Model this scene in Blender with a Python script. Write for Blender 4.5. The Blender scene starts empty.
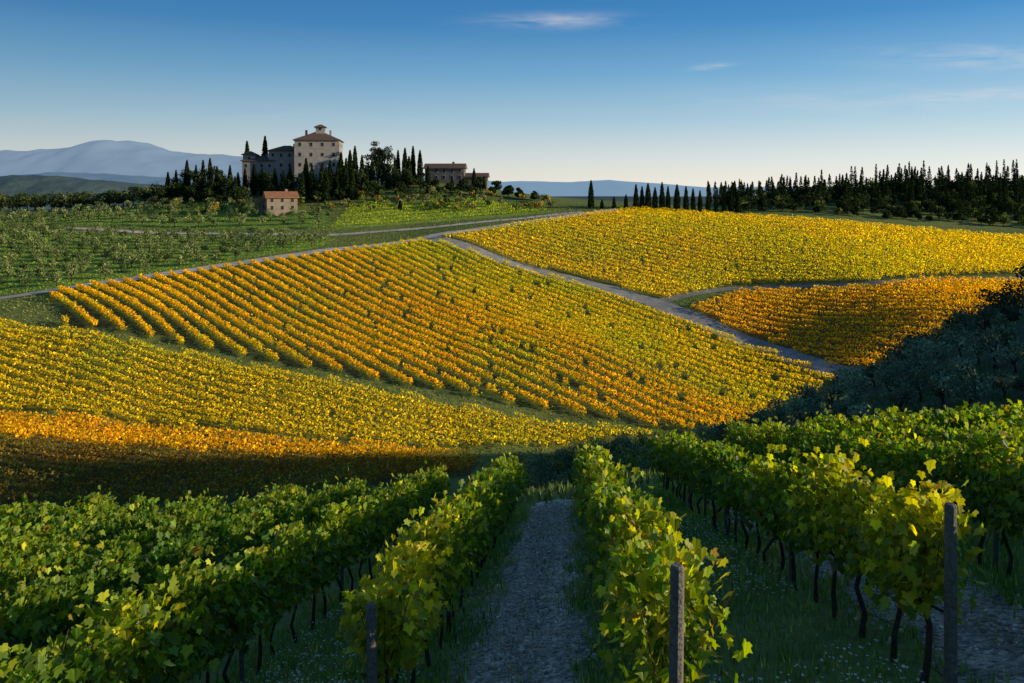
import bpy, math, numpy as np
from mathutils import Vector
rng=np.random.default_rng(7)
sc=bpy.context.scene
sc.view_settings.view_transform='Standard'; sc.view_settings.look='None'; sc.view_settings.exposure=0
F=800.0; HZ=190.0
SUN_EL=math.radians(14.5); SUN_DIR=(1.0,-0.18)
# ---------------------------------------------------------------- survey stations (bearing, elevation, northing) -> world metres
def S(b,e,Y): return ((b-512)/F*Y, Y, (HZ-e)/F*Y)
F1=[(-80,316,163),(0,322,160),(100,336,152),(200,356,147),(300,376,141),(400,396,136),(500,415,132),(600,430,130),(665,438,129),(560,450,124),(440,453,121),(300,442,122),(150,428,127),(0,413,131),(-80,408,132)]
GOLD=[(-80,410,130),(0,415,129),(150,430,125),(300,444,120.5),(440,455,119),(475,460,116),(400,462,113),(300,460,113),(150,450,113),(0,438,114),(-80,432,115)]
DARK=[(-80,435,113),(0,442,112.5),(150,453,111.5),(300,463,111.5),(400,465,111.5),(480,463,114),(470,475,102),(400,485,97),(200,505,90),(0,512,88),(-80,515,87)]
MID=[(48,294,190),(130,282,203),(200,272,215),(330,254,240),(420,241,268),(500,263,252),(600,290,231),(680,318,210),(760,350,187),(835,379,165),(740,431,133),(690,432,132),(600,419,134.5),(500,403,138),(400,386,141),(300,368,145.5),(200,350,151),(65,328,157)]
RU=[(445,238,270),(520,224,298),(590,215,315),(640,210,330),(760,217,318),(900,228,305),(1024,238,292),(1150,243,285),(1150,275,225),(1024,274,222),(940,276,222),(880,281,219),(740,284,239),(665,300,223),(600,283,239),(510,260,257)]
RL=[(690,309,215),(745,291,231),(880,288,214),(950,281,217),(1024,283,210),(1150,290,190),(1024,305,180),(950,325,174),(865,370,164),(845,371,168),(765,343,192)]
HILLV=[(330,229,295),(450,221,308),(560,212,322),(480,200,345),(350,207,330)]
ROAD1=[(-80,306,186),(0,300,187),(50,291,195),(200,269,218),(330,250,245),(430,236,275),(520,222,300),(590,213,318),(625,209,330)]
ROAD2=[(60,228,300),(200,234,290),(330,236,285),(430,228,295),(520,219,310),(590,212,322)]
TRACK=[(425,239,272),(505,261,254),(600,286,235),(680,313,214),(760,347,190),(840,376,167),(880,392,158)]
TRACK2=[(655,304,220),(700,292,231),(745,287,236),(880,284,216.5),(1024,278,216),(1150,282,208)]
EXTRA=[(420,300,205),(420,345,168),(250,320,175),(600,350,172),(800,250,265),(660,250,270),(900,250,262),
 (0,290,200),(0,250,255),(0,222,330),(150,235,290),(150,206,350),(300,215,320),(280,213,325),(318,186,370),(245,190,365),(440,182,372),(500,193,362),(560,203,345),
 (800,208,345),(900,212,345),(1024,212,350),(1024,190,385),(900,192,385),(800,198,380),(740,205,370),(640,203,360),
 (1024,318,82),(950,350,86),(880,385,90),(800,420,95),(720,450,98),(1024,370,62),(900,420,60),(800,450,65),(720,465,75),(650,482,80),
 (548,478,98),(0,212,400),(620,455,115)]
pts=[S(*p) for L in (F1,GOLD,DARK,MID,RU,RL,HILLV,ROAD1,ROAD2,TRACK,TRACK2,EXTRA) for p in L]
pts+=[(3,60,-25.5),(-38,60,-27),(-20,75,-32),(-60,70,-34),(5,84,-34),(-200,60,-28),(-250,130,-32),(-290,250,-17),(-290,350,-12),
 (50,115,-36),(80,110,-29),(90,135,-34),(70,140,-38.5),(115,140,-34),(80,75,0),(110,70,7),(150,62,12),(220,60,12),(160,150,-27),(250,140,-16),(290,220,-20),(290,300,-14),  # unseen spur right of the view, raised so its shadow reaches the valley
 (-250,470,-28),(-100,450,-10),(0,470,-22),(100,470,-14),(250,470,-2),(180,100,-12),(260,100,-10)]
def cf(u): return np.where(u<0,2.2*np.tanh(u/14),1.7*np.tanh(u/11))
def zf(x,y):
    yy=np.clip(y,-25,70); return -3.1-0.2825*yy+cf(x-0.066*yy)
for X in (-120,-80,-50,-30,-12,0,12,25,45,80,130):
    for Y in (22,31): pts.append((X,Y,float(zf(np.float64(X),np.float64(Y)))))
P=np.array(pts,float)
keep=[]
for i in range(len(P)):
    if all((P[i,0]-P[j,0])**2+(P[i,1]-P[j,1])**2>6.0 for j in keep): keep.append(i)
P=P[keep]; sc_=100.0
def phi(r2): return 0.5*r2*np.log(r2+1e-12)
A=P[:,:2]/sc_; NA=len(A)
K=phi(((A[:,None]-A[None])**2).sum(-1))+np.eye(NA)*0.002
Q=np.c_[np.ones(NA),A]; M=np.block([[K,Q],[Q.T,np.zeros((3,3))]])
W=np.linalg.solve(M,np.r_[P[:,2],0,0,0])
def tps(x,y):
    x=np.ravel(x)/sc_; y=np.ravel(y)/sc_; o=np.empty(len(x))
    for i in range(0,len(x),20000):
        a=x[i:i+20000];b=y[i:i+20000]
        o[i:i+20000]=phi((a[:,None]-A[:,0])**2+(b[:,None]-A[:,1])**2)@W[:NA]+W[NA]+W[NA+1]*a+W[NA+2]*b
    return o
TB=rng.random((64,64))
def vn(x,y,s,k=0):
    x=np.asarray(x)/s+k*7.3+1000;y=np.asarray(y)/s+k*3.1+1000
    i=np.floor(x).astype(int);j=np.floor(y).astype(int);a=x-i;b=y-j;a=a*a*(3-2*a);b=b*b*(3-2*b)
    g=lambda p,q:TB[p%64,q%64]
    return (g(i,j)*(1-a)+g(i+1,j)*a)*(1-b)+(g(i,j+1)*(1-a)+g(i+1,j+1)*a)*b
def sm(a,b,t):
    t=np.clip((t-a)/(b-a),0,1); return t*t*(3-2*t)
def H(x,y):
    x=np.asarray(x,float);y=np.asarray(y,float);sh=x.shape
    x=x.ravel();y=y.ravel()
    zr=tps(np.clip(x,-300,300),np.clip(y,20,480))
    w=sm(28,50,y); z=zf(x,y)*(1-w)+zr*w
    d=np.maximum.reduce([y-430,np.abs(x)-295,-y-60]); wf=sm(0,500,d)
    z=z*(1-wf)+(-62+14*vn(x,y,700))*wf
    return z.reshape(sh)
def inside(poly,x,y):
    r=np.zeros(x.shape,bool); m=len(poly)
    for i in range(m):
        x1,y1=poly[i][:2];x2,y2=poly[(i+1)%m][:2]
        if y1==y2: continue
        r^=((y1>y)!=(y2>y))&(x<(x2-x1)*(y-y1)/(y2-y1)+x1)
    return r
w2=lambda L:[S(*p)[:2] for p in L]
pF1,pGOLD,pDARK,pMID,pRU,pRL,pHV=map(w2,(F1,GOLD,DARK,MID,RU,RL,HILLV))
# ---------------------------------------------------------------- mesh builder
class MB:
    def __init__(s): s.v=[];s.l=[];s.st=[];s.c=[];s.nv=0;s.nl=0
    def add(s,T,Fc,pos,R,Sc,col):
        T=np.asarray(T,float);n=len(pos);k=len(T)
        if n==0:return
        Sc=np.asarray(Sc,float)
        if Sc.ndim==0: Sc=np.full(n,float(Sc))
        if Sc.ndim==1: Sc=Sc[:,None].repeat(3,1)
        V=np.einsum('nij,nkj->nki',R,T[None]*Sc[:,None,:])+pos[:,None,:]
        s.v.append(V.reshape(-1,3)); fl=np.concatenate([np.array(f) for f in Fc]); ln=np.array([len(f) for f in Fc])
        s.l.append((fl[None]+(np.arange(n)*k)[:,None]+s.nv).ravel())
        stt=np.r_[0,np.cumsum(ln)[:-1]]
        s.st.append((stt[None]+(np.arange(n)*len(fl))[:,None]+s.nl).ravel())
        col=np.asarray(col,float)
        if col.ndim==1: col=np.tile(col,(n,1))
        s.c.append(np.repeat(col,k,0)); s.nv+=n*k; s.nl+=n*len(fl)
    def raw(s,V,Fc,col):
        s.add(V,Fc,np.zeros((1,3)),np.eye(3)[None],1.0,np.array(col,float))
    def tube(s,p,r,col,sides=6):
        p=np.array(p,float);V=[];Fc=[];m=len(p)
        for i in range(m):
            t=p[min(i+1,m-1)]-p[max(i-1,0)];t/=np.linalg.norm(t)+1e-9
            a=np.cross(t,[0.3,0.9,0.1] if abs(t[2])>.7 else [0,0,1]);a/=np.linalg.norm(a);b=np.cross(t,a)
            for j in range(sides):
                q=2*math.pi*j/sides;V.append(p[i]+r[i]*(a*math.cos(q)+b*math.sin(q)))
        for i in range(m-1):
            for j in range(sides):
                k=(j+1)%sides;Fc.append([i*sides+j,i*sides+k,(i+1)*sides+k,(i+1)*sides+j])
        Fc.append(list(range((m-1)*sides,m*sides)))
        s.raw(np.array(V),Fc,col)
    def mesh(s,name,mat,smooth=False):
        me=bpy.data.meshes.new(name);V=np.concatenate(s.v);L=np.concatenate(s.l);St=np.concatenate(s.st);C=np.concatenate(s.c)
        me.vertices.add(len(V));me.vertices.foreach_set('co',V.astype(np.float32).ravel())
        me.loops.add(len(L));me.loops.foreach_set('vertex_index',L.astype(np.int32))
        me.polygons.add(len(St));me.polygons.foreach_set('loop_start',St.astype(np.int32))
        me.update(calc_edges=True)
        at=me.attributes.new('col','FLOAT_COLOR','POINT');at.data.foreach_set('color',np.c_[C,np.ones(len(C))].astype(np.float32).ravel())
        me.polygons.foreach_set('use_smooth',np.full(len(St),smooth,bool))
        me.materials.append(mat);return me
    def obj(s,name,mat,parent=None,smooth=False):
        return link(name,s.mesh(name,mat,smooth),parent)
def link(name,data,parent=None,loc=None):
    o=bpy.data.objects.new(name,data);sc.collection.objects.link(o)
    if parent:o.parent=parent
    if loc is not None:o.location=loc
    return o
def rrot(n):
    q=rng.normal(size=(n,4));q/=np.linalg.norm(q,axis=1)[:,None];w,x,y,z=q.T
    return np.stack([np.stack([1-2*(y*y+z*z),2*(x*y-z*w),2*(x*z+y*w)],-1),np.stack([2*(x*y+z*w),1-2*(x*x+z*z),2*(y*z-x*w)],-1),np.stack([2*(x*z-y*w),2*(y*z+x*w),1-2*(x*x+y*y)],-1)],1)
def zrot(a,tilt=None):
    a=np.asarray(a);c,s=np.cos(a),np.sin(a);o=np.zeros_like(a);e=np.ones_like(a)
    R=np.stack([np.stack([c,-s,o],-1),np.stack([s,c,o],-1),np.stack([o,o,e],-1)],1)
    if tilt is not None:
        c,s=np.cos(tilt),np.sin(tilt);R=R@np.stack([np.stack([e,o,o],-1),np.stack([o,c,-s],-1),np.stack([o,s,c],-1)],1)
    return R
QT=np.array([[-.5,0,0],[0,-.35,.12],[.5,0,0],[0,.42,.1]]);QF=[[0,1,2],[0,2,3]]
LT=np.array([[0,0,0],[.18,-.12,-.05],[.45,-.02,-.13],[.36,.18,-.1],[.55,.42,-.2],[.28,.5,-.12],[0,.95,-.12],[-.28,.5,-.12],[-.55,.42,-.2],[-.36,.18,-.1],[-.45,-.02,-.13],[-.18,-.12,-.05]]);LT=LT-[0,.4,0]
LF=[[0,1,2,3,4,5,6],[0,6,7,8,9,10,11]]
# ---------------------------------------------------------------- materials
def newmat(name):
    m=bpy.data.materials.new(name);m.use_nodes=True;t=m.node_tree;t.nodes.clear();o=t.nodes.new('ShaderNodeOutputMaterial');return m,t,o
def leafmat(name,tr=0.4,gloss=0.0,tv=1.5):
    m,t,o=newmat(name);N=t.nodes;L=t.links
    a=N.new('ShaderNodeAttribute');a.attribute_name='col'
    if gloss>0:
        p=N.new('ShaderNodeBsdfPrincipled');p.inputs['Roughness'].default_value=.48;p.inputs['Specular IOR Level'].default_value=gloss
        L.new(a.outputs['Color'],p.inputs['Base Color'])
    else:
        p=N.new('ShaderNodeBsdfDiffuse');L.new(a.outputs['Color'],p.inputs['Color'])
    tn=N.new('ShaderNodeBsdfTranslucent');g=N.new('ShaderNodeHueSaturation');g.inputs['Saturation'].default_value=1.1;g.inputs['Value'].default_value=tv
    L.new(a.outputs['Color'],g.inputs['Color']);L.new(g.outputs[0],tn.inputs['Color'])
    mx=N.new('ShaderNodeMixShader');mx.inputs[0].default_value=tr;L.new(p.outputs[0],mx.inputs[1]);L.new(tn.outputs[0],mx.inputs[2]);L.new(mx.outputs[0],o.inputs[0]);return m
def nmat(name,scale,amount,bump=0.0,bscale=None,attr=True,base=(.2,.2,.2),rough=.9,voronoi=False,emit=None,bdist=.05):
    m,t,o=newmat(name);N=t.nodes;L=t.links
    p=N.new('ShaderNodeBsdfPrincipled');p.inputs['Roughness'].default_value=rough;p.inputs['Specular IOR Level'].default_value=.15
    tc=N.new('ShaderNodeTexCoord')
    if attr: c=N.new('ShaderNodeAttribute');c.attribute_name='col';src=c.outputs['Color']
    else: c=N.new('ShaderNodeRGB');c.outputs[0].default_value=(*base,1);src=c.outputs[0]
    nz=N.new('ShaderNodeTexNoise');nz.inputs['Scale'].default_value=scale;nz.inputs['Detail'].default_value=6;nz.inputs['Roughness'].default_value=.7
    L.new(tc.outputs['Object'],nz.inputs['Vector'])
    mr=N.new('ShaderNodeMapRange');mr.inputs[1].default_value=.3;mr.inputs[2].default_value=.7;mr.inputs[3].default_value=1-amount;mr.inputs[4].default_value=1+amount
    L.new(nz.outputs[0],mr.inputs[0])
    vm=N.new('ShaderNodeVectorMath');vm.operation='SCALE';L.new(src,vm.inputs[0]);L.new(mr.outputs[0],vm.inputs['Scale'])
    out=vm.outputs[0];h=nz.outputs[0]
    if voronoi:
        v=N.new('ShaderNodeTexVoronoi');v.inputs['Scale'].default_value=bscale;L.new(tc.outputs['Object'],v.inputs['Vector'])
        hs=N.new('ShaderNodeSeparateColor');L.new(v.outputs['Color'],hs.inputs[0])
        m2=N.new('ShaderNodeMapRange');m2.inputs[3].default_value=.45;m2.inputs[4].default_value=1.6;L.new(hs.outputs[0],m2.inputs[0])
        v2=N.new('ShaderNodeVectorMath');v2.operation='SCALE';L.new(out,v2.inputs[0]);L.new(m2.outputs[0],v2.inputs['Scale']);out=v2.outputs[0]
        iv=N.new('ShaderNodeMath');iv.operation='SUBTRACT';iv.inputs[0].default_value=1;L.new(v.outputs['Distance'],iv.inputs[1]);h=iv.outputs[0]
    L.new(out,p.inputs['Base Color'])
    if bump>0:
        b=N.new('ShaderNodeBump');b.inputs['Strength'].default_value=bump;b.inputs['Distance'].default_value=bdist
        if bscale and not voronoi:
            n2=N.new('ShaderNodeTexNoise');n2.inputs['Scale'].default_value=bscale;n2.inputs['Detail'].default_value=5;L.new(tc.outputs['Object'],n2.inputs['Vector']);h=n2.outputs[0]
        L.new(h,b.inputs['Height']);L.new(b.outputs[0],p.inputs['Normal'])
    if emit:
        p.inputs['Emission Color'].default_value=(*emit[:3],1);p.inputs['Emission Strength'].default_value=emit[3];m.cycles.emission_sampling='NONE'
    L.new(p.outputs[0],o.inputs[0]);return m
M_leaf=leafmat('grape_leaf',.45,.3,1.6);M_field=leafmat('autumn_vine_foliage',.5,0,1.65);M_slope=leafmat('slope_vine_foliage',.42,0,1.65);M_tree=leafmat('tree_foliage',.15);M_ol=leafmat('olive_foliage',.2,0,1.3)
M_grass=leafmat('grass_blades',.35);M_wood=nmat('vine_wood',25,.5,.5,40,rough=.85);M_ter=nmat('terrain_soil_grass',.8,.45,.6,3.0,bdist=.3)
M_grav=nmat('gravel',1.6,.4,1.0,17,voronoi=True,bdist=.05);M_stone=nmat('loose_stones',30,.3,.3);M_dirt=nmat('dirt_track',.6,.35,.3,4)
M_wall=nmat('plaster_wall',.5,.25,.2,3);M_roof=nmat('terracotta_roof',1.2,.4,.4,3)
# ---------------------------------------------------------------- terrain
def geo(a,b,st,r):
    o=[];x=a
    while x<b: x+=st;st*=r;o.append(x)
    return o
xs=np.array(sorted([-v for v in geo(300,30000,4,1.13)])+list(np.arange(-300,-12,2.4))+list(np.arange(-12,18,.5))+list(np.arange(18,302,2.4))+geo(302,30000,4,1.13))
ys=np.array(sorted([-v for v in geo(20,4000,5,1.2)])+list(np.arange(-20,4,2))+list(np.arange(4,32,.5))+list(np.arange(32,482,2.2))+geo(482,40000,4,1.12))
GX,GY=np.meshgrid(xs,ys);GZ=H(GX,GY)
col=np.empty(GX.shape+(3,));n1=vn(GX,GY,25)[...,None];n2=vn(GX,GY,7,2)[...,None]
col[:]=np.array([.10,.15,.035])*(1-n1)+np.array([.18,.20,.05])*n1
nf=((GY<31)&(np.abs(GX)<35));n3=vn(GX,GY,1.2,3)[...,None];col[nf]=(np.array([.13,.19,.05])*(1-n3)+np.array([.23,.26,.09])*n3)[nf]
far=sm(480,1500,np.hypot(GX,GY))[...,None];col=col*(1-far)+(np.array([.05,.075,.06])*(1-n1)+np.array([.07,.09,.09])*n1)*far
def paint(poly,c1,c2):
    m=inside(poly,GX,GY);c=(np.array(c1)*(1-n2)+np.array(c2)*n2);col[m]=c[m]
SP=[(26,60),(33,52),(44,48),(60,50),(78,58),(82,84),(60,93),(46,95),(36,101),(26,103),(19,98),(19,80)]
paint(pMID,(.08,.09,.025),(.055,.09,.02));paint(pF1,(.2,.19,.03),(.14,.16,.03));paint(pGOLD,(.18,.14,.03),(.14,.13,.03));paint(pDARK,(.09,.07,.03),(.07,.08,.03))
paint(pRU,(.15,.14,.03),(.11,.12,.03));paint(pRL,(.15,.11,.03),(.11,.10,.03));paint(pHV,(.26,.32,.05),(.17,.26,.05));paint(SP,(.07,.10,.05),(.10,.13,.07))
GR1=w2([(-80,303,186),(50,288,198),(200,266,222),(320,247,250),(335,239,278),(200,237,284),(60,231,294),(-80,226,300)])
GR2=w2([(-80,220,312),(60,224,310),(200,230,300),(330,231,296),(330,212,322),(150,207,350),(-80,214,345)])
paint(GR1,(.24,.34,.05),(.15,.24,.04));paint(GR2,(.21,.30,.05),(.13,.21,.04))
nx,ny=len(xs),len(ys)
V=np.c_[GX.ravel(),GY.ravel(),GZ.ravel()]
i,j=np.meshgrid(np.arange(nx-1),np.arange(ny-1));a=(j*nx+i).ravel()
L=np.c_[a,a+1,a+nx+1,a+nx].ravel()
tb=MB();tb.v=[V];tb.l=[L];tb.st=[np.arange(len(a))*4];tb.c=[col.reshape(-1,3)]
tb.obj('ground_terrain',M_ter,smooth=True)
# ---------------------------------------------------------------- ribbons (roads, tracks, paths)
def resample(p,st):
    p=np.array(p,float);d=np.r_[0,np.cumsum(np.hypot(*np.diff(p[:,:2],axis=0).T))];s=np.arange(0,d[-1],st)
    x=np.interp(s,d,p[:,0]);y=np.interp(s,d,p[:,1]);k=max(1,int(10/st));ker=np.ones(2*k+1)/(2*k+1)
    xp=np.convolve(np.pad(x,k,'edge'),ker,'valid');yp=np.convolve(np.pad(y,k,'edge'),ker,'valid');return np.c_[xp,yp]
def ribbon(name,p,width,off,mat,c,st=1.5,nw=5,raw=False,edge=.25):
    q=np.array(p,float) if raw else resample(p,st);t=np.gradient(q,axis=0);t/=np.linalg.norm(t,axis=1)[:,None]+1e-9;nn=np.c_[-t[:,1],t[:,0]]
    k=np.linspace(-1,1,nw);s=np.arange(len(q))
    wl=width/2*(1+edge*(vn(s*st,s*0,4 if st>1 else 1.1,3)-.5));wr=width/2*(1+edge*(vn(s*st,s*0+50,4 if st>1 else 1.3,5)-.5))
    X=q[:,0][:,None]+nn[:,0][:,None]*np.where(k<0,wl[:,None],wr[:,None])*k;Y=q[:,1][:,None]+nn[:,1][:,None]*np.where(k<0,wl[:,None],wr[:,None])*k
    Z=H(X,Y)+off;m=len(q)
    i,j=np.meshgrid(np.arange(nw-1),np.arange(m-1));a=(j*nw+i).ravel();b=MB()
    b.v=[np.c_[X.ravel(),Y.ravel(),Z.ravel()]];b.l=[np.c_[a,a+nw,a+nw+1,a+1].ravel()];b.st=[np.arange(len(a))*4]
    cc=np.array(c)*(.8+.4*vn(X,Y,3,1)[...,None])
    if st<1: cc=cc*(.88+.16*np.cos(np.clip((np.abs(k)-.5)/.35,-1,1)*np.pi)[None,:,None])   # wheel-worn strips
    b.c=[cc.reshape(-1,3)]
    return b.obj(name,mat,smooth=True)
ribbon('country_road',w2(ROAD1),5.0,.16,M_dirt,(.5,.44,.35));ribbon('gravel_lane',w2(ROAD2),3.6,.16,M_dirt,(.52,.46,.38))
ribbon('farm_track',w2(TRACK),6.5,.16,M_dirt,(.30,.285,.26));ribbon('vineyard_track',w2(TRACK2),3.5,.16,M_dirt,(.22,.21,.17))
def rowline(u,y0,y1,st=.3): y=np.arange(y0,y1,st);return np.c_[u+.066*y,y]
ribbon('gravel_path',rowline(-.52,2,30),1.85,.015,M_grav,(.56,.485,.39),st=.3,nw=9,raw=True,edge=.6)
ribbon('gravel_path',rowline(4.8,2,30),1.7,.015,M_grav,(.50,.44,.36),st=.3,nw=9,raw=True,edge=.6)
# ---------------------------------------------------------------- autumn vineyards
def pal(cols,x,y,s,spread=.35,k=0):
    cols=np.array(cols);n=len(x);t=np.clip(vn(x,y,s,k)*.7+vn(x,y,s/5,k+1)*.3+rng.normal(0,.16,n),0,.999)*(len(cols)-1)
    i=t.astype(int);f=(t-i)[:,None];c=cols[i]*(1-f)+cols[i+1]*f
    return c*np.exp(rng.normal(0,spread,n))[:,None]
def field(name,poly,d,sp,step,nper,leaf,hw,h0,h1,cols,ns=30,colfn=None,clump=0,mat=None,shade=0.0):
    d=np.array(d,float);d/=np.hypot(*d);nrm=np.array([-d[1],d[0]]);p=np.array(poly)
    s=p@d;t=p@nrm;tt=np.arange(t.min(),t.max(),sp);ss=np.arange(s.min(),s.max(),step)
    Sg,Tg=np.meshgrid(ss,tt);Sg=Sg+rng.uniform(0,step,len(tt))[:,None];Sg=Sg.ravel();Tg=Tg.ravel()
    x=Sg*d[0]+Tg*nrm[0];y=Sg*d[1]+Tg*nrm[1];m=inside(poly,x,y)&(rng.random(len(x))>.035);x=x[m];y=y[m];z=H(x,y)
    vig=.8+.35*vn(x,y,2.5,9)+.1*vn(x,y,15,4)
    x,y,z,vig=[np.repeat(q,nper) for q in (x,y,z,vig)];n=len(x)
    a=rng.uniform(-step*.55,step*.55,n) if not clump else rng.normal(0,clump,n);b=rng.normal(0,.5,n).clip(-1,1)*hw*vig;h=h0+(h1*vig-h0)*rng.beta(1.3,1.1,n)
    X=x+d[0]*a+nrm[0]*b;Y=y+d[1]*a+nrm[1]*b;c=pal(cols,X,Y,ns) if colfn is None else colfn(X,Y)
    # row shade painted into the leaf colour: low leaves blended to darker green
    g=(shade*(1-sm(.2,.6,(h-h0)/(h1-h0))))[:,None];c=c*(1-g)+np.array([.16,.26,.03])*g
    mb=MB();mb.add(QT,QF,np.c_[X,Y,z+h],rrot(n),leaf*rng.uniform(.7,1.3,n),c);return mb.obj(name,mat or M_field)
Ye=(.90,.62,.022);Yg=(.62,.60,.035);Gr=(.27,.38,.035);Or=(.86,.45,.022);YG2=(.82,.68,.03)
def midcol(X,Y):
    dx,dy=-.675,.738;q=(X-68)*dy-(Y-167)*dx   # signed distance to farm track
    g=sm(-42,-22,q+8*(vn(X,Y,14,6)-.5));c1=pal([Or,Ye,Ye,Or,YG2,Yg],X,Y,24,.3);c2=pal([Yg,YG2,Yg,Ye,YG2,Ye],X,Y,20,.3,3)
    return c1*(1-g[:,None])+c2*g[:,None]
field('vineyard_slope',pMID,(-.9,1),3.7,1.5,60,.38,.47,.25,1.6,None,colfn=midcol,clump=.42,mat=M_slope,shade=.6)
field('vineyard_lower_terrace',pF1,(1,-.42),1.8,.5,12,.36,.66,.3,1.35,[Yg,YG2,Ye,YG2,Ye,Yg],18,shade=.2)
field('vineyard_gold_terrace',pGOLD,(1,-.2),2.1,.5,14,.38,.75,.3,1.4,[Or,Ye,Or,Ye],12,shade=.2)
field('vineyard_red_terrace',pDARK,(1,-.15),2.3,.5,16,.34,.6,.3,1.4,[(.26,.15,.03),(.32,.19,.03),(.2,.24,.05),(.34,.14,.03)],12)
field('vineyard_ridge',pRU,(-1,.75),3.3,.6,12,.46,.62,.3,1.6,[Ye,YG2,Ye,Ye,YG2,Yg,Ye],30,shade=.35)
field('vineyard_east',pRL,(-.85,1),3.1,.5,13,.42,.54,.3,1.6,[Or,Ye,Or,Ye,YG2],18,shade=.4,mat=M_slope)
field('vineyard_hilltop',pHV,(1,.35),5,.6,6,.5,.5,.3,1.5,[Gr,Yg,Gr],20)
# meadow tufts on the open ground between the plots
x=rng.uniform(-240,90,150000);y=rng.uniform(108,345,150000);m=np.ones(len(x),bool)
for pl in (pF1,pGOLD,pDARK,pMID,pRU,pRL): m&=~inside(pl,x,y)
for rd,wd_ in ((ROAD1,3.0),(ROAD2,2.3),(TRACK,3.8),(TRACK2,2.3)):
    for px,py in resample(w2(rd),2.0): m&=((x-px)**2+(y-py)**2>wd_**2)
x=x[m];y=y[m];n=len(x);gr=(inside(GR1,x,y)|inside(GR2,x,y)|inside(pHV,x,y))[:,None]
c=np.where(gr,pal([(.18,.28,.04),(.28,.38,.05),(.34,.40,.07)],x,y,9,.25),pal([(.14,.2,.04),(.22,.27,.06),(.3,.28,.08)],x,y,9,.3))
mb=MB();mb.add(QT,QF,np.c_[x,y,H(x,y)+.05],rrot(n),rng.uniform(.25,.6,n),c);mb.obj('meadow_grass',M_grass)
# ---------------------------------------------------------------- trees
def cyp(mb,x,y,z,h,r,n,c=(.025,.04,.013),leaf=.55):
    t=rng.uniform(0,1,n)**1.15;pr=np.minimum(1,(t+.04)*7)**.5*(1-t**2.2)**.9+.03;th=rng.uniform(0,2*np.pi,n)
    rad=r*pr*rng.random(n)**.4*(.88+.24*vn(th*2,t*6,1,int(abs(x))%9))
    p=np.c_[x+rad*np.cos(th),y+rad*np.sin(th),z+.04*h+t*h*.96]
    mb.add(QT,QF,p,rrot(n),leaf*rng.uniform(.6,1.3,n),np.array(c)*np.exp(rng.normal(0,.4,n))[:,None])
    mb.tube([(x,y,z-.5),(x,y,z+h*.5),(x,y,z+h*.9)],[.25,.15,.05],(.03,.03,.02))
def broad(mb,x,y,z,h,r,n,c,leaf=.5,nc=9,tr=.3,limb=(.07,.055,.045)):
    cs=[];top=np.array([x,y,z+h*tr])
    mb.tube([(x,y,z-.4),(x+.1,y,z+h*tr*.6),top],[h*.035+.05,h*.028,h*.022],limb,6)
    for k in range(nc):
        a=2*math.pi*(k+rng.random())/nc*1.0*2.4;e=rng.uniform(0,1);rr=r*(.25+.5*rng.random())*(1-.3*e)
        cpt=np.array([x+rr*math.cos(a),y+rr*math.sin(a),z+h*(tr+.12+(.95-tr-.2)*e)]);cr=r*rng.uniform(.32,.5);cs.append((cpt,cr))
        mb.tube([top,(top+cpt)/2+rng.normal(0,.1,3),cpt],[h*.016,h*.011,h*.005],limb,5)
    per=n//nc
    for cpt,cr in cs:
        v=rng.normal(size=(per,3));v/=np.linalg.norm(v,axis=1)[:,None];v*=(cr*(.45+.65*rng.random(per)))[:,None];v[:,2]*=.8
        b=rng.uniform(.65,1.4)
        mb.add(QT,QF,cpt+v,rrot(per),leaf*rng.uniform(.6,1.4,per),np.array(c)*b*np.exp(rng.normal(0,.3,per))[:,None])
def scatter(poly,sp,jit=.35):
    p=np.array(poly);gx,gy=np.meshgrid(np.arange(p[:,0].min(),p[:,0].max(),sp),np.arange(p[:,1].min(),p[:,1].max(),sp))
    gx=gx+rng.uniform(-jit,jit,gx.shape)*sp;gy=gy+rng.uniform(-jit,jit,gy.shape)*sp;m=inside(poly,gx,gy);return gx[m],gy[m]
OL=(.12,.16,.06);OLL=(.22,.26,.09)
mb=MB()
for G,sp in((GR1,7.2),(GR2,7.6)):
    X,Y=scatter(G,sp,.2);Z=H(X,Y)
    for x,y,z in zip(X,Y,Z):
        h=rng.uniform(3.2,4.9);broad(mb,x,y,z,h,h*.54,260,OLL if rng.random()<.6 else OL,.45,7,.25)
mb.obj('olive_grove',M_ol)
mb=MB();X,Y=scatter(SP,3.3,.4);Z=H(X,Y)
for x,y,z in zip(X,Y,Z):
    h=rng.uniform(1.7,3.6);q=rng.uniform(.55,1.6);broad(mb,x,y,z,h,h*.58,500,(.16*q,.215*q,.125*q),.21,8,.24)
mb.obj('olive_grove',M_ol)
mb=MB()
for x,y,h in [(52,85,5),(55,83,5.5),(49,88,4.5),(58,80,6),(62,80,6.5),(46,90,4),(56,87,5.5),(66,78,7),(52,91,5),(44,92,3.6),(61,85,6),(70,78,7),(59,84,5.5)]:
    broad(mb,x,y,float(H(x,y)),h,h*.55,1400,(.05,.075,.025),.28,12,.12)
mb.obj('oak_thicket',M_tree)
SC=[(2,88),(20,78),(26,98),(30,112),(22,122),(12,120),(4,108),(-4,98)]
mb=MB();X,Y=scatter(SC,2.6,.4);Z=H(X,Y)
for x,y,z in zip(X,Y,Z):
    h=rng.uniform(1.2,3.0);broad(mb,x,y,z,h,h*.7,300,(.15,.21,.11) if rng.random()<.7 else (.2,.25,.06),.26,7,.1)
mb.obj('valley_shrubs',M_ol)
cv=[]
for k in range(5):
    mb=MB();cyp(mb,k*.001,0,0,10,rng.uniform(1.0,1.35),1600);cv.append(mb.mesh('cypress',M_tree))
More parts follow.
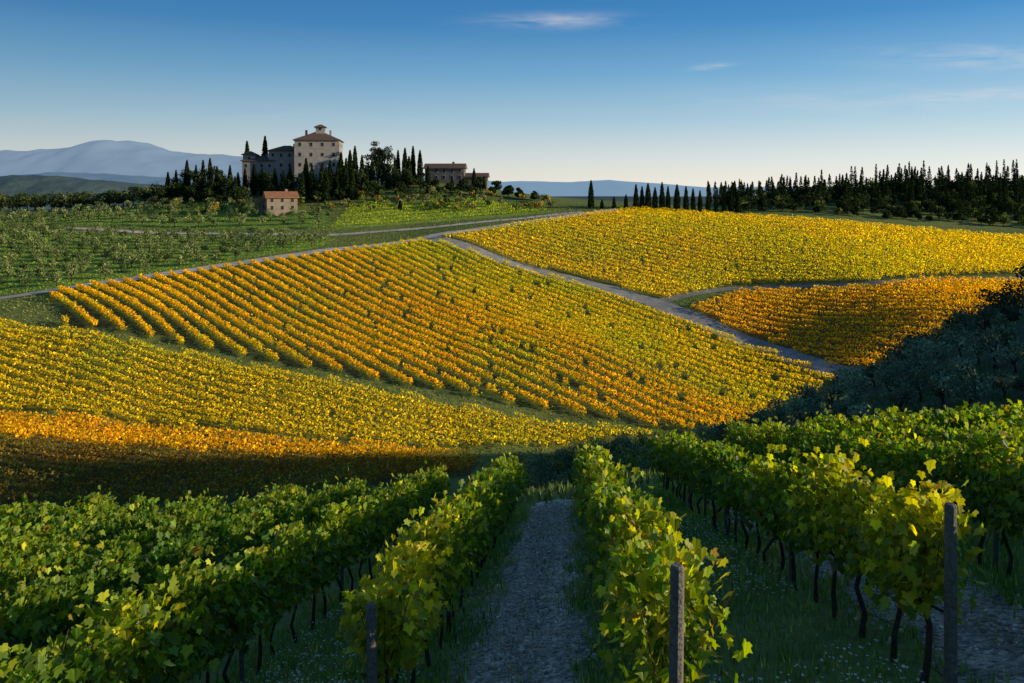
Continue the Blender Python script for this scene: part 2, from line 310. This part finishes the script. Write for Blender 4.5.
def C(b,e_top,Y,wid=1.0):
    X=(b-512)/F*Y;z=float(H(X,Y));top=(HZ-e_top)/F*Y;h=max(4,top-z)
    o=link('cypress_tree',cv[rng.integers(5)],None,(X,Y,z-.2));s=h/10;ws=max(.8,s**.6)*wid;o.scale=(ws,ws,s);o.rotation_euler[2]=rng.uniform(0,6)
for b,e in [(591,180),(602,199),(614,196),(626,194),(636,184),(642,186),(648,183),(655,187),(662,182),(668,186),(677,184),(686,186),(693,188),(700,190),(708,191),(716,196),(724,193),(731,186),(738,190)]: C(b,e,330)
for b,e,Y in [(247,141,372),(265,136,375),(355,146,352),(350,150,350),(346,158,345),(338,162,345),(330,160,345),(322,163,342),(312,165,342),(306,158,344),(362,155,352),(405,148,365),(413,146,368),(398,150,366),(420,150,366),(395,158,360),(388,162,356),
   (372,160,355),(245,168,350),(238,172,350),(230,165,352),(222,170,350),(210,158,355),(203,160,357),(196,165,352),(302,172,338),(290,166,345),(283,170,344),(275,168,345),(235,176,345),(168,172,352),(176,170,352),(474,168,368),(445,196,335),(400,207,325),(428,165,362),(366,165,350),(254,164,352),(262,168,350),(341,152,350),(409,156,360),(452,176,355),(484,176,362),(187,160,356),(217,166,352),(326,168,338),(352,168,340)]: C(b,e,Y)
mb=MB()
for b,e,Y,rw in [(378,137,362,1.2),(386,142,360,1.2),(370,148,358,1.2),(186,168,356,1.3),(215,164,358,1.2),(200,168,352,1.3),(256,172,352,1.2),(268,170,350,1.2),(225,174,348,1.2),(178,176,350,1.3),(290,176,345,1.3),(310,172,347,1.3),(330,170,348,1.3),(345,170,350,1.2),(320,182,340,1.3),(392,164,355,1.3),(408,168,352,1.2),(360,168,350,1.3),(420,172,356,1.1),(435,179,350,1.1),(275,184,342,1.3),(462,178,356,1.2),(480,177,358,1.2),(495,181,356,1.2),(508,184,354,1.2),(240,186,338,1.3),(158,184,345,1.3),(210,180,345,1.3),(300,188,338,1.2),(375,180,345,1.2),(400,182,345,1.2),(340,186,340,1.2),(168,182,360,1.3),(520,188,352,1.1),(382,150,358,1.3),(448,182,352,1.3),(472,184,350,1.3),(425,184,348,1.3),(534,192,350,1.2),(360,184,342,1.3),(232,182,345,1.3),(192,182,345,1.3)]:
    X=(b-512)/F*Y;z=float(H(X,Y));h=max(4,(HZ-e)/F*Y-z);broad(mb,X,Y,z,h,min(h*.42,4.2)*rw,1000,(.035,.052,.018),.75,11,.12)
mb.obj('villa_park_trees',M_tree)
mb=MB()
for k in range(120):
    b=rng.uniform(150,560);Y=rng.uniform(322,352);X=(b-512)/F*Y
    if 255<b<305 and Y<332: continue
    z=float(H(X,Y));h=rng.uniform(2,4.5);broad(mb,X,Y,z,h,h*.55,170,[(.16,.21,.05),(.08,.12,.03),(.42,.29,.05),(.25,.24,.09)][rng.integers(4)],.6,6,.2)
mb.obj('hillside_shrubs',M_tree)
mb=MB()
X,Y=scatter([(-270,372),(-150,362),(-150,385),(-270,410)],6,.4);Z=H(X,Y)
for x,y,z in zip(X,Y,Z):
    h=rng.uniform(5,9);broad(mb,x,y,z,h,h*.5,260,(.045,.07,.025) if rng.random()<.75 else(.15,.17,.05),.8,7,.2)
mb.obj('woodland_belt',M_tree)
mb=MB()
X,Y=scatter([(92,330),(130,326),(180,318),(225,312),(290,318),(290,400),(180,395),(105,378)],6.5,.45);Z=H(X,Y)
for x,y,z in zip(X,Y,Z):
    h=rng.uniform(4,8)*(.7 if y<335 else 1);broad(mb,x,y,z,h,h*.55,230,(.04,.055,.02) if rng.random()<.82 else (.14,.17,.04),.85,7,.15)
for k in range(260):
    x=rng.uniform(92,290);y=rng.uniform(345,394);z=float(H(x,y));cyp(mb,x,y,z,rng.uniform(7.5,11.5)+5*sm(100,230,x)*rng.random(),rng.uniform(.9,1.4),330,leaf=.7)
mb.obj('cypress_wood',M_tree)
# ---------------------------------------------------------------- buildings
def box(mb,cx,cy,z0,w,d,h,rot,c,ox=0,oy=0):
    V=np.array([[sx*w/2+ox,sy*d/2+oy,z] for z in(0,h) for sx,sy in((-1,-1),(1,-1),(1,1),(-1,1))]);cr,sr=math.cos(rot),math.sin(rot)
    X=V[:,0]*cr-V[:,1]*sr+cx;Y=V[:,0]*sr+V[:,1]*cr+cy
    mb.raw(np.c_[X,Y,V[:,2]+z0],[[0,3,2,1],[4,5,6,7],[0,1,5,4],[1,2,6,5],[2,3,7,6],[3,0,4,7]],c)
def roof(mb,cx,cy,z0,w,d,rh,rot,c,hip,ov=.7):
    w+=2*ov;d+=2*ov;hl=(w/2-d/2 if hip else w/2);hl=max(hl,.4) if hip else hl
    V=np.array([[-w/2,-d/2,0],[w/2,-d/2,0],[w/2,d/2,0],[-w/2,d/2,0],[-hl,0,rh],[hl,0,rh]])
    V=np.r_[V,[[-w/2,-d/2,-.35],[w/2,-d/2,-.35],[w/2,d/2,-.35],[-w/2,d/2,-.35]]]
    cr,sr=math.cos(rot),math.sin(rot);X=V[:,0]*cr-V[:,1]*sr+cx;Y=V[:,0]*sr+V[:,1]*cr+cy
    mb.raw(np.c_[X,Y,V[:,2]+z0+.36],[[0,1,5,4],[2,3,4,5],[1,2,5],[3,0,4],[9,8,7,6],[6,7,1,0],[7,8,2,1],[8,9,3,2],[9,6,0,3]],c)
def building(par,cx,cy,z0,w,d,h,rh,rot,nc,nr,wc,rc=(.13,.085,.065),hip=True,chim=((.2,.1),)):
    b=MB();box(b,cx,cy,z0-4,w,d,h+4,rot,wc)
    for fx,fy in chim: box(b,cx,cy,z0+h,1.0,.9,rh+1.2,rot,wc,fx*w,fy*d)
    b.obj('walls',M_wall,par);b=MB();roof(b,cx,cy,z0+h,w,d,rh,rot,rc,hip);b.obj('roof',M_roof,par)
    b=MB();f=MB()
    for side in range(4):
        L=w if side%2==0 else d;D=(d if side%2==0 else w)/2;k=nc if side%2==0 else max(1,int(nc*d/w))
        for i in range(k):
            for j in range(nr):
                px=(i+.5)/k*L-L/2;hz=z0+(j+.38)*h/nr+.3;r2=rot+side*math.pi/2
                box(f,cx,cy,hz-.15,1.5,.08,2.0,r2,(.33,.31,.28),px,-D-.03);box(b,cx,cy,hz,1.1,.08,1.6,r2,(.03,.03,.035),px,-D-.06)
    f.obj('window_surrounds',M_wall,par);b.obj('windows',M_wall,par)
def empty(name): return link(name,None)
v=empty('hilltop_villa');wc=(.33,.30,.27)
building(v,-89.7,372,4,20,17,18.5,4.2,.12,4,4,wc,chim=((.25,.1),(-.3,.1)));building(v,-89.0,372,26.3,4,4,2.6,1.2,.12,1,1,wc,chim=())
building(v,-105,374,4,15,12,13.8,2.6,.12,4,3,(.25,.24,.23));building(v,-117,372,3,14,11,10.2,2.4,.1,4,2,(.23,.22,.21));building(v,-121,370,3,5.5,5.5,13,1.6,.1,1,3,(.27,.25,.23),chim=())
g=empty('stone_barn');building(g,-31,373,3.5,18,9,6.3,2.2,-.05,5,2,(.15,.135,.12),hip=False);building(g,-17,376,2.5,11,8,3.4,1.8,-.05,3,1,(.15,.135,.12),hip=False,chim=())
fh=empty('farmhouse');zb=float(H(-94.,325.));building(fh,-94,325,zb,12,8,6.0,2.4,.45,3,2,(.3,.23,.17),(.30,.14,.07),hip=False);building(fh,-102,328,zb,6,6,4,1.5,.45,1,1,(.3,.23,.17),(.30,.14,.07),hip=False,chim=())
mb=MB();q=resample(w2(ROAD2),5.0)
for x,y in q:
    z=float(H(x,y-2.2));mb.tube([(x,y-2.2,z-.2),(x,y-2.2,z+1.7)],[.1,.09],(.12,.1,.08),5)
for x,y in resample(w2(ROAD1)[5:],4.0):
    z=float(H(x-1,y+3));mb.tube([(x-1,y+3,z-.2),(x-1,y+3,z+1.8)],[.12,.1],(.12,.1,.08),5)
mb.obj('roadside_fence',M_wood)
# ---------------------------------------------------------------- distant hills and mountains, aerial haze painted on as blue emission
def ridge(name,prof,Y,depth,mat,namp,nx=260,ny=14):
    pb=np.array([p[0] for p in prof]);pe=np.array([p[1] for p in prof]);xb=(pb-512)/F*Y;ze=(HZ-pe)/F*Y
    X1=np.linspace(xb[0],xb[-1],nx);Zt=np.interp(X1,xb,ze);Zt=Zt*(1+.05*(vn(X1,X1*0,depth*.12,2)-.5)+.03*(vn(X1,X1*0,depth*.05,6)-.5));v=np.linspace(-1,1,ny*2+1)
    X,Vv=np.meshgrid(X1,v);base=-70.0;b=np.cos(Vv*np.pi/2)**1.2
    N=(vn(X,Vv*depth,depth*.35)-.5)*.6+(vn(X,Vv*depth,depth*.13,3)-.5)*.4+(vn(X,Vv*depth,depth*.05,4)-.5)*.22
    Z=base+(Zt[None]-base)*b*(1+namp*N*(.3+np.abs(Vv)))
    Yg=Y+Vv*depth;m,k=X.shape;i,j=np.meshgrid(np.arange(k-1),np.arange(m-1));a=(j*k+i).ravel();B=MB()
    B.v=[np.c_[X.ravel(),Yg.ravel(),Z.ravel()]];B.l=[np.c_[a,a+1,a+k+1,a+k].ravel()];B.st=[np.arange(len(a))*4];B.c=[np.ones((X.size,3))*.2]
    return B.obj(name,mat,smooth=True)
M_mt=nmat('hazy_mountain',.0012,.2,attr=False,base=(.07,.10,.13),emit=(.20,.29,.40,.78))  # blue emission imitates haze in front of the range
M_fh=nmat('hazy_hills',.003,.2,attr=False,base=(.06,.09,.13),emit=(.22,.36,.50,.7))  # haze painted in as a blue glow
M_nh=nmat('wooded_hills',.02,.5,.8,.05,attr=False,base=(.045,.065,.045),bdist=6,emit=(.11,.19,.30,.15))  # faint blue glow added for haze over the woods
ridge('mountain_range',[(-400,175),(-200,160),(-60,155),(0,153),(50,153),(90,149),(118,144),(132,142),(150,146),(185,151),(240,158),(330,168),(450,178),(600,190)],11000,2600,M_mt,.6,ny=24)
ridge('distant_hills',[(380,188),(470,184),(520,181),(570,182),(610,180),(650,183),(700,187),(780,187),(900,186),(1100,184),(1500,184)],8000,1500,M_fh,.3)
ridge('foothills',[(-300,174),(-100,172),(0,176),(60,172),(130,176),(200,179),(260,176),(330,184),(430,188)],5000,900,nmat('hazy_foothills',.006,.3,attr=False,base=(.06,.09,.10),emit=(.14,.24,.38,.5)),.45)  # foothill haze also painted by emission
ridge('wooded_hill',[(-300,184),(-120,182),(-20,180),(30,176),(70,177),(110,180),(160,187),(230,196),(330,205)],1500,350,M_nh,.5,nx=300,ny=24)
# ---------------------------------------------------------------- foreground grapevines
fgG=[(.075,.145,.018),(.125,.215,.022),(.28,.34,.03),(.62,.52,.03)]
for k in range(-14,10):
    u=.8+2.65*k;y0={-1:7.9,0:6.0,1:7.3,-2:6.3,2:6.5}.get(k,5.0);y1=29.0+rng.uniform(-.6,.6)+(2 if k<-6 else 0)
    near=-5<=k<=3
    par=empty('grape_vine_row');mb=MB()
    for a,b,dens,lf in ((y0,13,800 if near else 260,.110 if near else .17),(13,y1,460 if near else 200,.13 if near else .19)):
        if b<=a: continue
        n=int((b-a)*dens);y=rng.uniform(a,b,n);g=.65+.7*vn(y,y*0+k*13,1.0,k+20)
        m=rng.random(n)<g*1.05;y=y[m];g=g[m];n=len(y)
        h=.68+(1.16*(.76+.46*vn(y,y*0+k*9,.6,k+30)))*rng.beta(1.4,1.15,n);wdt=.36*g*(1-.35*np.abs((h-1.2)/.7).clip(0,1))
        o=rng.normal(0,.62,n).clip(-1.3,1.3)*wdt;sh=rng.random(n)<.06;h[sh]+=rng.uniform(0,.4,sh.sum())
        lo=rng.random(n)<.04;h[lo]-=rng.uniform(0,.35,lo.sum())
        x=u+.066*y+o;z=H(x-o,y)+h
        az2=np.where(o>0,np.pi/2,-np.pi/2)+rng.normal(0,.9,n);R=zrot(az2,rng.normal(-2.0+.9*(h>1.5),.5,n))
        yel=vn(y,y*0+k*5,2.2,k+50);yl=(h-1.1)*.28+{0:.42,-1:.42,1:.4}.get(k,0)*sm(y0+6.5,y0+.5,y)
        t=np.clip(yel*.42+yl+rng.normal(.07,.2,n),0,.999)*3;i=t.astype(int);f=(t-i)[:,None];cc=np.array(fgG);c=cc[i]*(1-f)+cc[np.minimum(i+1,3)]*f
        c=c*np.exp(rng.normal(0,.32,n))[:,None];br=rng.random(n)<.02;c[br]=(.36,.24,.03)
        mb.add(LT,LF,np.c_[x,y,z],R,lf*rng.uniform(.55,1.3,n),c)
    mb.obj('foliage',M_leaf,par)
    wd=MB();bark=(.075,.055,.042)
    for y in np.arange(y0+.3,y1,.85 if near else 1.3):
        y=y+rng.uniform(-.1,.1);x=u+.066*y+rng.uniform(-.04,.04);z=float(H(x,y));r=rng.uniform(.022,.034);d=rng.normal(0,.05,4)
        wd.tube([(x,y,z-.05),(x+d[0],y+d[1],z+.3),(x+d[2],y+d[3],z+.6),(x,y,z+.82)],[r*1.3,r,r*.9,r*.8],bark,6)
        if near:
            for q in range(3):
                a=rng.normal(0,.25,3);wd.tube([(x,y,z+.78),(x+a[0]*.5,y+a[1],z+1.15),(x+a[0],y+a[1]*1.5,z+1.6)],[.009,.006,.004],(.12,.06,.03),4)
    if near:
        ys_=np.arange(y0,y1,1.5);zc=H(u+.066*ys_,ys_)
        for hh,r in((.8,.014),(1.25,.003),(1.6,.003)):
            wd.tube(np.c_[u+.066*ys_,ys_,zc+hh],[r]*len(ys_),bark if hh<1 else(.3,.3,.3),4)
    wd.obj('trunks_and_wires',M_wood,par)
    ps=MB()
    for q,y in enumerate(np.arange(y0-.15,y1,5.0)):
        x=u+.066*y;z=float(H(x,y));hh=({-1:1.55,1:1.8}.get(k,1.9)) if q==0 else 1.7;rr=.055 if q==0 else .035;tl=rng.normal(0,.015,2)
        ps.tube([(x,y,z-.1),(x+tl[0],y+tl[1],z+hh*.5),(x+2*tl[0],y+2*tl[1],z+hh-.02),(x+2*tl[0],y+2*tl[1],z+hh)],[rr,rr*.97,rr*.93,rr*.7],(.16,.145,.125),10)
    ps.obj('trellis_posts',M_wood,par)
# grass, flowers, stones
BT=np.array([[-.06,0,0],[.06,0,0],[.035,.12,.55],[0,.32,1.0],[-.035,.12,.55]]);BF=[[0,1,2,4],[4,2,3]]
mb=MB();n=190000;y=3+27*rng.random(n)**.8;u=rng.uniform(-10,8,n);ph=((u-.8)/2.65)%2   # 0..1 grass corridor, 1..2 gravel
fr=ph-1;g=np.where(ph<1,1.0,np.where((fr<.17+.16*vn(u,y,.8))|(fr>.83-.16*vn(u,y,.8,2)),.95,.03+.08*(vn(u,y,.5,7)>.75)));dn=.35+.9*vn(u,y,.7,5)
m=rng.random(n)<g*dn;u=u[m];y=y[m];n=len(u);x=u+.066*y;z=H(x,y)
hh=rng.uniform(.05,.17,n)*(.6+.9*vn(u,y,1.3,8));c=pal([(.13,.25,.05),(.19,.33,.07),(.27,.38,.09),(.42,.38,.14)],x,y,1.5,.3)
mb.add(BT,BF,np.c_[x,y,z],zrot(rng.uniform(0,6.28,n),rng.normal(0,.35,n)),np.c_[hh*1.3,hh,hh],c);mb.obj('grass',M_grass)
mb=MB();n=14000;y=3+26*rng.random(n);u=rng.uniform(-4.4,3.4,n);m=((((u-.8)/2.65)%2)<1)&(vn(u,y,1.1,11)>.4);u=u[m];y=y[m];n=len(u);x=u+.066*y
mb.add(QT,QF,np.c_[x,y,H(x,y)+rng.uniform(.1,.24,n)],zrot(rng.uniform(0,6,n),rng.normal(0,.4,n)),rng.uniform(.025,.048,n),(.85,.85,.85));mb.obj('white_wildflowers',M_grass)
mb=MB();n=18000;y=3+26*rng.random(n)**.8;u=np.where(rng.random(n)<.65,rng.normal(-.52,.5,n),rng.normal(4.8,.5,n));x=u+.066*y
ST=np.array([[-.5,-.4,-.2],[.5,-.35,-.2],[.45,.4,-.2],[-.4,.45,-.2],[-.25,-.2,.35],[.3,-.15,.3],[.2,.25,.35],[-.2,.2,.28]])
mb.add(ST,[[0,1,5,4],[1,2,6,5],[2,3,7,6],[3,0,4,7],[4,5,6,7]],np.c_[x,y,H(x,y)+.012],zrot(rng.uniform(0,6,n),rng.normal(0,.3,n)),np.exp(rng.normal(-3.3,.45,n))[:,None]*rng.uniform(.6,1.3,(n,3)),(np.array([.56,.49,.41])*np.exp(rng.normal(-.05,.35,n))[:,None]));mb.obj('gravel_stones',M_stone)
mb=MB();n=45000;x=rng.uniform(-60,40,n);y=rng.uniform(29,75,n);z=H(x,y);h_=rng.uniform(.15,.45,n)
mb.add(BT,BF,np.c_[x,y,z],zrot(rng.uniform(0,6.28,n),rng.normal(0,.4,n)),np.c_[h_*2.5,h_,h_],pal([(.07,.12,.04),(.12,.18,.05),(.22,.24,.08)],x,y,6,.3));mb.obj('rough_grass',M_grass)
# ---------------------------------------------------------------- light, sky
sv=Vector((SUN_DIR[0],SUN_DIR[1],0)).normalized()*math.cos(SUN_EL);sv.z=math.sin(SUN_EL)
sd=bpy.data.lights.new('sun','SUN');sd.energy=5.0;sd.angle=math.radians(.5);sd.color=(1,.86,.60);so=link('sun',sd);so.rotation_euler=sv.to_track_quat('Z','Y').to_euler()
w=bpy.data.worlds.new('World');sc.world=w;w.use_nodes=True;N=w.node_tree.nodes;L=w.node_tree.links;bg=N['Background']
sk=N.new('ShaderNodeTexSky');sk.sky_type='NISHITA';sk.sun_disc=False;sk.sun_elevation=SUN_EL;sk.sun_rotation=math.atan2(SUN_DIR[0],SUN_DIR[1]);sk.air_density=1.0;sk.dust_density=.6;sk.ozone_density=2.0;sk.altitude=300
BS=.12;bg.inputs[1].default_value=BS
def mth(op,a,b=None,c=None):
    nd=N.new('ShaderNodeMath');nd.operation=op
    for i,q in enumerate((a,b,c)):
        if q is None: continue
        if isinstance(q,(int,float)): nd.inputs[i].default_value=q
        else: L.new(q,nd.inputs[i])
    return nd.outputs[0]
tc=N.new('ShaderNodeTexCoord');sp=N.new('ShaderNodeSeparateXYZ');L.new(tc.outputs['Generated'],sp.inputs[0])
rp=N.new('ShaderNodeValToRGB');cr=rp.color_ramp;stops=[(0,(.84,.78,.68)),(.035,(.67,.71,.69)),(.085,(.36,.54,.66)),(.14,(.165,.38,.60)),(.20,(.05,.23,.50)),(.28,(.02,.14,.41)),(.55,(.045,.14,.31)),(1,(.05,.12,.26))]
while len(cr.elements)<len(stops): cr.elements.new(.5)
for e_,(p_,c_) in zip(cr.elements,stops): e_.position=p_
for e_,(p_,c_) in zip(cr.elements,stops): e_.color=(*c_,1)
L.new(mth('MAXIMUM',sp.outputs[2],0),rp.inputs[0])
gs=N.new('ShaderNodeVectorMath');gs.operation='SCALE';L.new(rp.outputs[0],gs.inputs[0]);L.new(mth('MULTIPLY',mth('ADD',mth('MULTIPLY',sp.outputs[0],.3),1.03),1/BS),gs.inputs['Scale'])
yy=mth('MAXIMUM',sp.outputs[1],.05);az=mth('DIVIDE',sp.outputs[0],yy);el=mth('DIVIDE',sp.outputs[2],yy)
cb=N.new('ShaderNodeCombineXYZ');L.new(mth('MULTIPLY',az,9),cb.inputs[0]);L.new(mth('MULTIPLY',el,70),cb.inputs[1])
nz=N.new('ShaderNodeTexNoise');nz.inputs['Scale'].default_value=1.0;nz.inputs['Detail'].default_value=5;nz.inputs['Roughness'].default_value=.6;nz.inputs['Distortion'].default_value=.6;L.new(cb.outputs[0],nz.inputs['Vector'])
tot=None
for ca,ce,wa,we,tl,am in [(.06,.2115,.08,.008,.02,1.0),(.25,.1545,.022,.003,.12,1.5),(.60,.165,.13,.014,.0,.75),(.63,.12,.12,.008,.03,.8),(.45,.11,.2,.02,0,.3),(-.3,.09,.3,.02,0,.1)]:
    dx=mth('DIVIDE',mth('SUBTRACT',az,ca),wa);dy=mth('DIVIDE',mth('SUBTRACT',mth('SUBTRACT',el,ce),mth('MULTIPLY',mth('SUBTRACT',az,ca),tl)),we)
    g=mth('MULTIPLY',mth('EXPONENT',mth('MULTIPLY',mth('ADD',mth('MULTIPLY',dx,dx),mth('MULTIPLY',dy,dy)),-1)),am);tot=g if tot is None else mth('ADD',tot,g)
mk=N.new('ShaderNodeMapRange');mk.inputs[1].default_value=.35;mk.inputs[2].default_value=.75;L.new(nz.outputs[0],mk.inputs[0])
cm=mth('MULTIPLY',mth('MULTIPLY',tot,mk.outputs[0]),.75)
m0=N.new('ShaderNodeMix');m0.data_type='RGBA';m0.inputs[0].default_value=.93;L.new(sk.outputs[0],m0.inputs[6]);L.new(gs.outputs[0],m0.inputs[7])
mx=N.new('ShaderNodeMix');mx.data_type='RGBA';L.new(cm,mx.inputs[0]);L.new(m0.outputs[2],mx.inputs[6]);mx.inputs[7].default_value=(6.5,6.2,6.0,1);L.new(mx.outputs[2],bg.inputs[0])
cd=bpy.data.cameras.new('camera');cd.lens=F/1024*36;cd.sensor_width=36;cd.shift_y=-(341.5-HZ)/1024;cd.clip_start=.1;cd.clip_end=60000
co=link('camera',cd);co.rotation_euler=(math.pi/2,0,0);sc.camera=co
